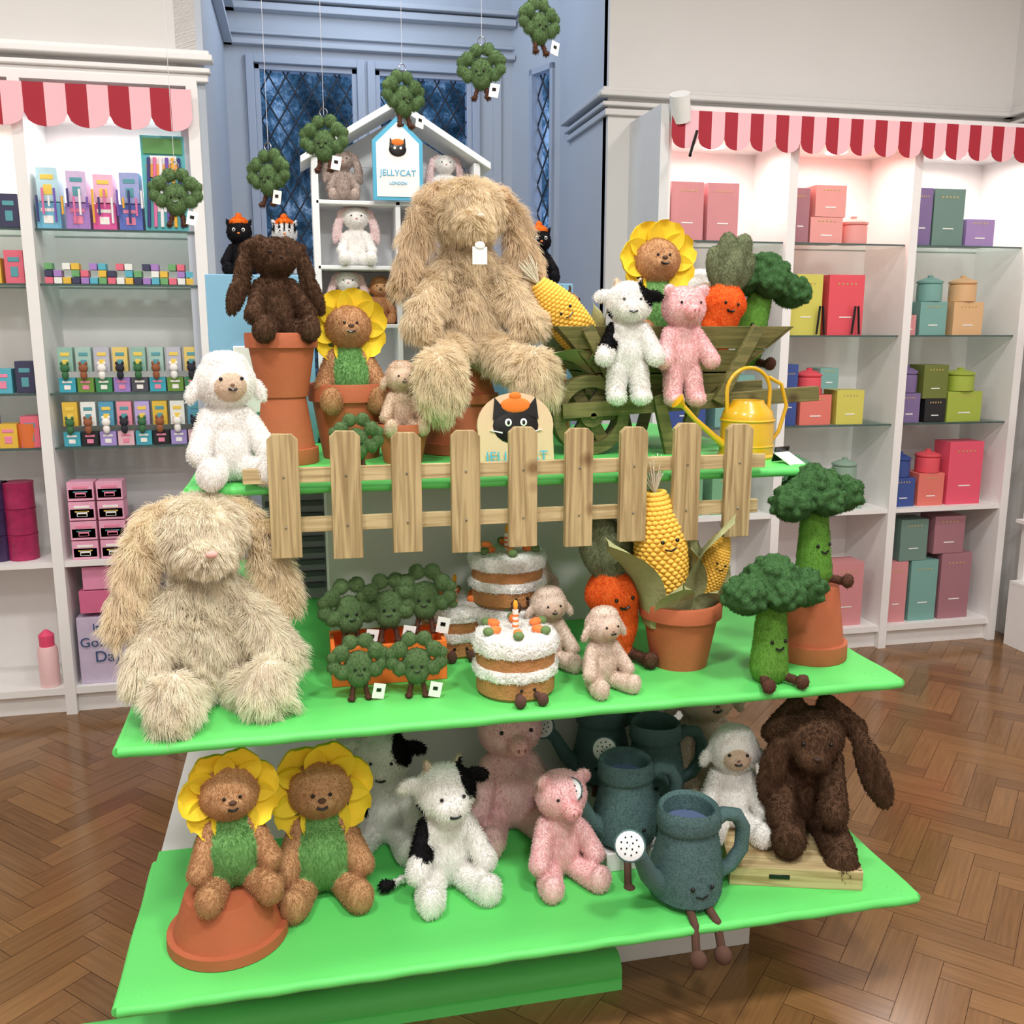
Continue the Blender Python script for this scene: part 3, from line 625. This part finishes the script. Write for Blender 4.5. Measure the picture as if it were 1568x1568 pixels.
def broc(loc,rz,sc,rx=0,ry=0):
    ST=(100,150,60); HD=(62,98,56); D=(90,60,48)
    P=[C((0,0,.12),(0,0,.6),.15,.11,ST)]; heads=[((0,0,.83),.2),((-.25,-.02,.72),.17),((.26,-.02,.74),.17),((0,-.14,.74),.15),((0,.14,.76),.17)]
    for c,r in heads:
        P.append(E(c,(r,r,r*.85),HD))
        for i in range(44):
            v=np.random.randn(3); v/=np.linalg.norm(v); 
            if v[2]<-.4: v[2]*=-1
            P.append(E(tuple(np.array(c)+v*r*np.array([1,1,.85])),(.034,.034,.034),HD))
    for s in (-1,1): P+=[C((s*.08,-.05,.06),(s*.14,-.2,.05),.035,.035,D),E((s*.15,-.24,.06),(.055,.045,.06),D)]
    return plush('plush_broccoli',P,loc,rz,sc,vox=.012,eyes=((-.06,.36,.016),(.06,.36,.016)),smile=(0,.3,.035,.015),smooth=1,rx=rx,ry=ry,furp=dict(n=9000,length=.004,rad=.0005,rnd=.6))
broc((1.09,2.02,.8),.1,.31); broc((1.285,2.17,.995),.2,.31,ry=-.05); broc((1.33,2.74,1.54),0,.34,ry=.25)
def carrot(loc,rz,sc,ry=0):
    O=(244,112,48); L=(120,128,96); D=(96,66,52)
    P=[C((0,0,.12),(0,0,.5),.1,.19,O),E((0,0,.5),(.21,.17,.15),O),E((0,0,.3),(.16,.14,.25),O)]
    for x,y,z,rr in ((-.12,0,.8,-.35),(.12,0,.8,.35),(0,.05,.9,0),(0,-.07,.8,.1),(-.05,-.03,.93,-.2),(.07,0,.95,.2)): P.append(E((x,y,z),(.1,.07,.19),L,(0,rr,0)))
    for s in (-1,1): P+=[C((s*.08,-.05,.06),(s*.13,-.2,.05),.035,.035,D),E((s*.14,-.25,.06),(.055,.045,.06),D)]
    return plush('plush_carrot',P,loc,rz,sc,furp=SF(sc,10000,.005),eyes=((-.06,.5,.014),(.06,.5,.014)),smile=(0,.43,.035,.015),ry=ry)
carrot((.775,2.24,.8),.1,.37,-.08); carrot((1.2,2.66,1.56),0,.33,.15)
def corn(name,loc,sc,ry=0,rz=0,leaves=True,ph=.5,lh=1):
    K=mat('corn_kernel',(248,202,86),.8); HK=mat('corn_husk',(158,160,112),.85,.15,30,.2,100); TF=mat('corn_silk',(240,235,215),.9)
    g=G(); n=20
    def R(t): return .17*math.sin(pi*(.12+.83*t))**.65
    g.lathe([(R(t)*.96,.1+t*.8) for t in [i/20 for i in range(21)]],(0,0,0),K,24)
    for i in range(28):
        t=(i+.5)/28; 
        for j in range(n):
            a=2*pi*(j+.5*(i%2))/n; r=R(t); g.ell((r*math.cos(a)*.96,r*math.sin(a)*.96,.1+t*.8),(.022,.025,.017),K,(0,0,a),seg=8,rings=6)
    if leaves:
        for j in range(6):
            a=j*2*pi/6+ph; vs=[];fs=[]; fr=math.sin(a)<-.6; h=(.38 if fr else .62+.1*(j%2))*lh
            for i in range(11):
                t=i/10; hw=.75*math.sin(pi*min(1,.3+t*.7))**.8+.02; z=.0+h*t
                for k in (-2,-1,0,1,2):
                    aa=a+k*hw/2; rr=.16+.06*t+.14*t**3*(1+j%2)+(.012 if k==0 else 0); vs.append((rr*math.cos(aa),rr*math.sin(aa),z-.03*abs(k)*t))
            for i in range(10):
                for k in range(4): q=i*5+k; fs.append((q,q+1,q+6,q+5))
            g.add(vs,fs,HK)
    for i in range(90):
        a=random.uniform(0,2*pi); r=random.uniform(.0,.1); g.tube([(0,0,.88),(r*.5*math.cos(a),r*.5*math.sin(a),.96),(r*math.cos(a),r*math.sin(a),1.0+random.random()*.14)],.003,TF,4)
    for s in (-1,1): g.ell((s*.05,-.195,.6),(.014,.012,.014),BLACK)
    g.tube([(-.04,-.197,.55),(0,-.2,.535),(.04,-.197,.55)],.006,BLACK,6)
    g.V=[v*sc for v in g.V]; return g.build(name,loc,rot=(0,ry,rz))
corn('plush_corn',(.89,2.19,.915),.38,-.13,ph=pi/6); corn('plush_corn',(.965,2.2,.93),.24,.36,ph=pi/6)
corn('plush_corn',(.84,2.62,1.55),.33,-.7,ph=pi/6,lh=.7)
def cake(loc,rz,R=.09,h=.14,legs=True):
    SP=mat('sponge_brown',(182,126,76),.9,.2,60,.4,150); IC=mat('icing_fleece',(246,243,236),.95,.05,60,.9,90); LV=mat('icing_leaf',(106,132,80),.9); OC=mat('icing_carrot',(245,130,65),.8); CN=mat('candle_stripe',(245,235,225),.6)
    w1=lambda a,z:1+.025*math.sin(a*11+z*40)
    g=G(); k=h/.14; ic=G()
    g.lathe([(.001,0),(R*.9,0),(R*.98,.008*k),(R*.98,.045*k),(R*.95,.048*k)],(0,0,0),SP)
    ic.lathe([(R*.9,.042*k),(R*1.02,.046*k),(R*1.05,.057*k),(R*1.02,.068*k),(R*.9,.072*k)],(0,0,0),IC,60,wob=w1)
    g.lathe([(R*.93,.066*k),(R*.98,.07*k),(R*.98,.11*k),(R*.9,.112*k)],(0,0,0),SP)
    ic.lathe([(R*.9,.1*k),(R*1.03,.1*k),(R*1.07,.117*k),(R*1.0,.134*k),(R*.75,.142*k),(R*.4,.138*k),(.001,.138*k)],(0,0,0),IC,60,wob=w1)
    g.add(ic.V,ic.F,IC)
    for i in range(6):
        a=i*pi/3+.3; x,y=R*.62*math.cos(a),R*.62*math.sin(a); g.ell((x,y,.148*k),(.018,.011,.01),OC,(0,0,a)); g.ell((x*1.3,y*1.3,.148*k),(.013,.013,.01),LV)
    g.tube([(0,0,.135*k),(0,0,.185*k)],.0075,CN,12); 
    for i in range(3): g.lathe([(.0078,0),(.0081,.003),(.0078,.006)],(0,0,(.146+i*.012)*k),OC,12)
    g.ell((0,0,.196*k),(.006,.006,.012),mat('candle_flame_felt',(245,170,50),.8))
    if legs:
        for s in (-1,1): g.tube([(s*.02,-R*.9,.02),(s*.025,-R*1.15,.015)],.008,DBROWN); g.ell((s*.027,-R*1.25,.016),(.014,.012,.016),DBROWN)
    for s in (-1,1): g.ell((s*.016,-R*.985,.03*k),(.004,.003,.004),BLACK)
    o=g.build('plush_cake',loc,rz); V=np.array([tuple(v) for v in ic.V]); fur(o,V,ic.F,np.ones((len(V),3))*.9,6000,.005,.0008,lay=.1,droop=0,rnd=1.3); return o
cake((.47,2.1,.8),.1,.096,.15); cake((.375,2.42,.8),0,.092); cake((.51,2.38,.8),0,.096,.135,legs=False); cake((.51,2.38,.938),.2,.096)
def wcan(loc,rz,sc=1):
    T=mat('teal_plush',(76,104,104),.85,.12,60,.3,200); W=mat('rose_white',(225,228,228),.8); IN=mat('can_inner_blue',(88,104,140),.9)
    g=G(); g.lathe([(.001,0),(.06,.0),(.078,.015),(.078,.06),(.066,.13),(.06,.16),(.064,.165),(.068,.172),(.066,.20),(.062,.212),(.054,.205),(.052,.17)],(0,0,0),T,36,wob=lambda a,z:1+.035*math.sin(3*a+z*20))
    g.lathe([(.001,.17),(.056,.17)],(0,0,0),IN,30)
    g.tube([(.055,0,.16),(.085,0,.178),(.115,0,.17),(.132,0,.14),(.13,0,.09),(.105,0,.055),(.07,0,.04)],[.016]*7,T,12)
    g.tube([(-.06,-.01,.04),(-.1,-.03,.08),(-.13,-.05,.14),(-.15,-.06,.165)],[.028,.02,.016,.018],T,12)
    g.lathe([(.001,-.022),(.016,-.02),(.03,.0),(.032,.008),(.029,.01)],(-.162,-.072,.18),T,24,(.9,-.6,0)); 
    g.lathe([(.001,.013),(.02,.013),(.029,.009)],(-.162,-.072,.18),W,24,(.9,-.6,0))
    Tm=TR((-.162,-.072,.18),(.9,-.6,0))
    for r,n in ((.008,4),(.018,9)):
        for i in range(n): p=Tm@Vector((r*math.cos(2*pi*i/n),r*math.sin(2*pi*i/n),.014)); g.ell(p,(.002,.002,.002),BLACK,seg=6,rings=4)
    for s in (-1,1):
        g.tube([(s*.02,-.06,.01),(s*.025,-.1,-.005),(s*.028,-.115,-.05)],[.009]*3,DBROWN); g.ell((s*.028,-.125,-.065),(.018,.02,.02),DBROWN)
        g.ell((s*.022,-.079,.062),(.005,.004,.005),BLACK)
    g.tube([(-.014,-.08,.045),(0,-.081,.039),(.014,-.08,.045)],.0018,BLACK,6)
    mx=[i for i,m_ in enumerate(g.mats) if m_ is T][0]; TV=[tuple(v*sc) for v in g.V]; TF_=[f for f,mm in zip(g.F,g.M) if mm==mx]
    g.V=[v*sc for v in g.V]; o=g.build('plush_watering_can',loc,rz)
    V=np.array(TV); fur(o,V,TF_,np.tile(np.array(lin((84,116,114))),(len(V),1)),9000,.004,.0005,lay=.3,droop=.1,rnd=.7); return o
wcan((.855,1.935,.305),.05,1.12); wcan((.765,2.13,.355),0,1.05); wcan((.91,2.3,.37),0,1.05); wcan((.8,2.44,.37),-.2,1.05)
g=G(); g.b2((.68,2.2,.3),(1.0,2.53,.366),WT); g.b2((.7,2.07,.3),(.85,2.2,.352),WT); g.build('display_riser',bev=.003)
g=G(); 
g.box((0,-.1,.025),(.32,.012,.05),PINEH); g.box((0,.1,.025),(.32,.012,.05),PINEH); g.box((-.155,0,.025),(.012,.2,.05),PINEH); g.box((.155,0,.025),(.012,.2,.05),PINEH); g.box((0,0,.046),(.3,.19,.006),PINEH)
g.box((-.04,-.107,.028),(.05,.002,.012),BLACK); g.build('wooden_crate',(1.165,2.01,.3),-.3,bev=.002)

# ================================================================= DOLLHOUSE
g=G(); HW=mat('dollhouse_white',(236,238,240),.5)
x0,x1,y0,y1=.06,.55,3.0,3.17
for x in (x0,x1): g.b2((x-.01,y0,1.3),(x+.01,y1,2.15),HW)
g.b2((x0,y1-.008,1.3),(x1,y1,2.15),HW)
for z in (1.33,1.5,1.665,1.84,2.03): g.b2((x0,y0,z-.012),(x1,y1,z),HW)
g.b2((.297,y0,1.33),(.312,y1,2.03),HW)
pk=2.3; xm=(x0+x1)/2
g.prism([(x0,2.15),(x1,2.15),(xm,pk-.01)],y1-.008,y1,HW)
for s in (-1,1): g.prism([(xm,pk),(xm+s*.285,2.13),(xm+s*.285,2.15),(xm,pk+.022)],y0-.015,y1,HW)
house=g.build('dollhouse_shelf',bev=.002)
TUR=mat('turquoise_paint',(80,175,210),.5)
g=G(); g.prism([(-.075,0),(.075,0),(.075,.17),(0,.24),(-.075,.17)],-.012,.0,TUR); g.prism([(-.064,.01),(.064,.01),(.064,.163),(0,.223),(-.064,.163)],-.014,-.011,WHITEP)
OHAT=mat('hat_orange',(240,120,40),.8)
g.ell((0,-.016,.145),(.026,.003,.02),BLACK); g.ell((0,-.017,.165),(.02,.003,.01),OHAT)
for s in (-1,1): g.prism([(s*.008,.155),(s*.024,.155),(s*.022,.178)],-.018,-.013,BLACK); g.ell((s*.009,-.02,.148),(.004,.001,.004),WHITEP,seg=8,rings=6)
sg=g.build('shop_sign',(.305,2.99,2.031)); text('JELLYCAT',(0,-.016,.07),.025,TUR,sg); text('LONDON',(0,-.016,.045),.012,TUR,sg)
def smallb(loc,c,sc,rz=0): return plush('plush_bunny',bunny(c,ear=(240,215,215) if c==WH else c),loc,rz,sc,vox=.022,eyes=((-.08,.78,.014),(.08,.78,.014)),nose=(0,.73,.02,.012,(220,150,150)),furp=SF(sc,4000,.004))
smallb((.145,3.07,2.031),(190,172,162),.16); smallb((.46,3.07,2.031),WH,.16); smallb((.18,3.06,1.841),WH,.19); smallb((.4,3.08,1.841),(190,175,170),.17); smallb((.15,3.07,1.666),WH,.17)
lamb((.25,3.08,1.666),0,.15,c=(206,154,108),fc=(210,166,122),n=4000,l=.004)
def catsign(name,loc,sc,face,y3=False):
    g=G(); WB=mat('birch_board',(222,192,156),.6)
    out=[(.5*math.cos(a),.52+.42*math.sin(a)) for a in [i*pi/16 for i in range(-1,18)]]
    g.prism([(-.5,0),(.5,0)]+out,-.03,.03,WB)
    g.ell((0,-.035,.52),(.3,.02,.24),face)
    for s in (-1,1): g.prism([(s*.1,.68),(s*.3,.6),(s*.27,.88)],-.05,-.031,face); g.ell((s*.1,-.055,.56),(.045,.01,.05),WHITEP); g.ell((s*.1,-.065,.56),(.02,.008,.03),BLACK); g.prism([(s*.18,.42),(s*.34,.46),(s*.34,.47),(s*.18,.44)],-.06,-.04,WHITEP)
    g.ell((0,-.055,.47),(.04,.01,.03),OHAT); g.ell((0,-.04,.78),(.2,.03,.1),OHAT); g.ell((0,-.04,.9),(.08,.03,.05),OHAT)
    g.V=[v*sc for v in g.V]; return g.build(name,loc,rot=(-.12,0,0))
cs_=catsign('cat_face_sign',(.53,2.36,1.303),.2,BLACK); text('JELLYCAT',(0,-.014,.012),.038,TUR,cs_)
g=G(); BLD=mat('display_blue',(130,180,210),.5); g.b2((-.27,3.0,1.3),(.04,3.3,1.81),BLD); g.b2((.66,3.14,1.3),(.9,3.34,1.80),BLD); g.b2((-.2,2.99,1.4),(-.02,2.999,1.6),WHITEP); g.build('blue_display_plinth',bev=.003)
def catp(loc,sc,B=(28,26,30),st=False):
    P=seated(B)+[E((0,-.15,.7),(.1,.07,.07),(235,235,235) if st else B),E((0,0,.95),(.15,.14,.07),(235,120,40)),C((0,0,.97),(0,0,1.05),.06,.05,(235,120,40))]
    for s in (-1,1): P+=[C((s*.14,0,.86),(s*.21,0,.99),.06,.015,B)]
    if st:
        for i in range(5): P.append(PT(((i-2)*.09,-.1,.85),(.02,.2,.1),(30,28,30)))
    return plush('plush_cat',P,loc,0,sc,furp=SF(sc,6000,.004),eyes=(),nose=(0,.73,.025,.018,(230,130,60)),extra=lambda g,s:[g.ell((q*.08*s,-.2*s,.79*s),(.03*s,.02*s,.035*s),WHITEP) for q in (-1,1)]+[g.ell((q*.08*s,-.22*s,.79*s),(.014*s,.01*s,.02*s),BLACK) for q in (-1,1)])
catp((-.17,3.1,1.81),.17); catp((-.035,3.09,1.81),.17,(225,225,225),True); catp((.8,3.22,1.80),.19)
YG=(206,160,100)
P=[E((0,.1,.42),(.12,.2,.14),YG),C((0,-.05,.48),(0,-.16,.84),.08,.05,YG),E((0,-.2,.9),(.065,.1,.06),YG)]
for s in (-1,1):
    for y in (-.04,.24): P.append(C((s*.07,y,.36),(s*.08,y,.04),.045,.04,YG))
    P+=[C((s*.03,-.17,.95),(s*.035,-.17,1.0),.012,.015,(90,60,40)),E((s*.09,-.15,.92),(.04,.015,.025),YG)]
for i in range(90):
    P.append(PT((random.uniform(-.14,.14),random.uniform(-.25,.3),random.uniform(.1,.95)),random.uniform(.03,.045),(105,66,40)))
plush('plush_giraffe',P,(.79,3.0,1.3),rz=.3,sc=.48,furp=SF(.6,9000,.004),eyes=((-.04,.92,.01),(.04,.92,.01)))

# ================================================================= WHEELBARROW
g=G()
FC=[(0,1,2,3),(7,6,5,4),(0,4,5,1),(1,5,6,2),(2,6,7,3),(3,7,4,0)]
def side(y,fl):
    for i in range(3):
        t0,t1=i/3+.01,(i+1)/3-.01
        def e(t): return (.87-.19*t, 1.15+.23*t, 1.46+.2*t)
        a=e(t0);b=e(t1)
        vs=[(a[0],y+fl*t0,a[2]),(a[1],y+fl*t0,a[2]),(b[1],y+fl*t1,b[2]),(b[0],y+fl*t1,b[2])]
        vs+=[(v[0],v[1]+.016,v[2]) for v in vs]
        g.add(vs,FC,OLIVE)
side(2.58,-.05); side(2.84,.05)
for xa,xb in ((.87,.68),(1.15,1.38)):
    for i in range(3):
        t0,t1=i/3+.01,(i+1)/3-.01
        L=lambda t:(xa+(xb-xa)*t,2.585-.05*t,2.85+.05*t,1.46+.2*t)
        a=L(t0);b=L(t1); vs=[(a[0],a[1],a[3]),(a[0],a[2],a[3]),(b[0],b[2],b[3]),(b[0],b[1],b[3])]; vs+=[(v[0]+.014,v[1],v[2]) for v in vs]; g.add(vs,FC,OLIVE)
g.b2((.86,2.6,1.45),(1.16,2.85,1.47),OLIVE); g.b2((.8,2.6,1.54),(1.24,2.86,1.55),OLIVE)
for y in (2.545,2.9):
    g.box((1.09,y,1.445),(.78,.03,.042),OLIVE,(0,-.05,0)); g.box((1.07,y-.02,1.375),(.034,.022,.19),OLIVE,(0,.25,0)); g.box((1.0,y-.02,1.375),(.034,.022,.19),OLIVE,(0,-.25,0)); g.box((1.21,y-.03,1.55),(.034,.02,.24),OLIVE,(0,.5,0)); g.box((.82,y-.03,1.55),(.034,.02,.24),OLIVE,(0,-.5,0))
wc=(.79,2.68,1.412)
def ring(R0,R1,y0,y1):
    vs=[];fs=[]
    for i in range(32):
        a=2*pi*i/32; 
        for (R,y) in ((R0,y0),(R1,y0),(R1,y1),(R0,y1)): vs.append((wc[0]+R*math.cos(a),y,wc[2]+R*math.sin(a)))
    for i in range(32):
        for k in range(4): fs.append((i*4+k,i*4+(k+1)%4,((i+1)%32)*4+(k+1)%4,((i+1)%32)*4+k))
    g.add(vs,fs,OLIVE)
ring(.078,.112,2.55,2.61); ring(.001,.034,2.545,2.615)
for i in range(3): g.box((wc[0],2.58,wc[2]),(.18,.02,.034),OLIVE,(0,i*pi/3,0))
g.tube([(wc[0],2.53,wc[2]),(wc[0],2.92,wc[2])],.01,OLIVE)
g.build('wheelbarrow',bev=.0015)
g=G(); g.lathe([(.001,0),(.078,0),(.08,.006),(.074,.012),(.072,.11),(.066,.13),(.045,.15),(.043,.158),(.036,.158),(.034,.14)],(0,0,0),YEL,40)
for z in (.03,.1): g.lathe([(.0735,z),(.0765,z+.004),(.0735,z+.008)],(0,0,0),YEL,40)
g.tube([(-.06,0,.03),(-.1,0,.06),(-.16,0,.11),(-.2,0,.15)],[.012,.009,.007,.007],YEL,12); g.lathe([(.008,-.012),(.022,.01),(.001,.014)],(-.205,0,.153),YEL,20,(0,-.9,0))
pts=arc((0,0,.18),.066,pi,0,14); g.tube([(-.062,0,.11)]+pts+[(.064,0,.1)],.0055,YEL)
g.tube([(.06,0,.22),(.1,0,.2),(.12,0,.14),(.1,0,.07),(.07,0,.03)],.0055,YEL)
g.build('watering_can',(1.2,2.42,1.3),.05)
g=G(); g.box((0,0,.012),(.05,.07,.004),WHITEP,(.4,0,0)); g.box((0,.03,.02),(.05,.004,.04),BLACK,(.3,0,0)); g.build('price_card_holder',(1.25,2.27,1.303),.3)

# ================================================================= LIGHTS
def area(n,loc,size,e,col=(1,1,1),rot=(0,0,0),sy=None):
    l=bpy.data.lights.new(n,'AREA'); l.size=size; l.energy=e; l.color=col
    if sy: l.shape='RECTANGLE'; l.size_y=sy
    o=bpy.data.objects.new(n,l); COL.objects.link(o); o.location=loc; o.rotation_euler=rot; return o
for i,(x,y,e) in enumerate(((-.6,.5,60),(1.2,.5,60),(-1.6,2.6,28),(2.7,2.4,36),(.4,-1.2,66),(.5,2.6,20))): area('ceiling_light',(x,y,3.86),.4,e,(1,.98,.955))
for i in range(3): area('shelf_light',(1.95+.65*i,4.33,2.47),.35,(3.2,3.8,3.6)[i],((1,.86,.8),(1,.6,.54),(1,.88,.82))[i],sy=.15)
area('shelf_light',(-.71,4.33,2.47),.4,3.4,(1,.93,.86),sy=.15); area('shelf_light',(-1.33,4.33,2.47),.4,2.8,(1,.93,.86),sy=.15)
l=bpy.data.lights.new('window_daylight','POINT'); l.energy=20; l.color=(.68,.82,1); l.shadow_soft_size=.3; o=bpy.data.objects.new('window_daylight',l); COL.objects.link(o); o.location=(.45,5.2,3.6)  # added lamp, unseen near the recess ceiling, imitates blue light from the windows

# ================================================================= CAMERA
cam=bpy.data.cameras.new('camera'); cam.sensor_width=36; cam.lens=36*1447/1568; cam.clip_start=.05
co=bpy.data.objects.new('camera',cam); COL.objects.link(co); co.location=(0,0,1.65)
th=math.atan(280/1447); co.rotation_euler=(pi/2-th,0,-math.radians(12.4)); S.camera=co
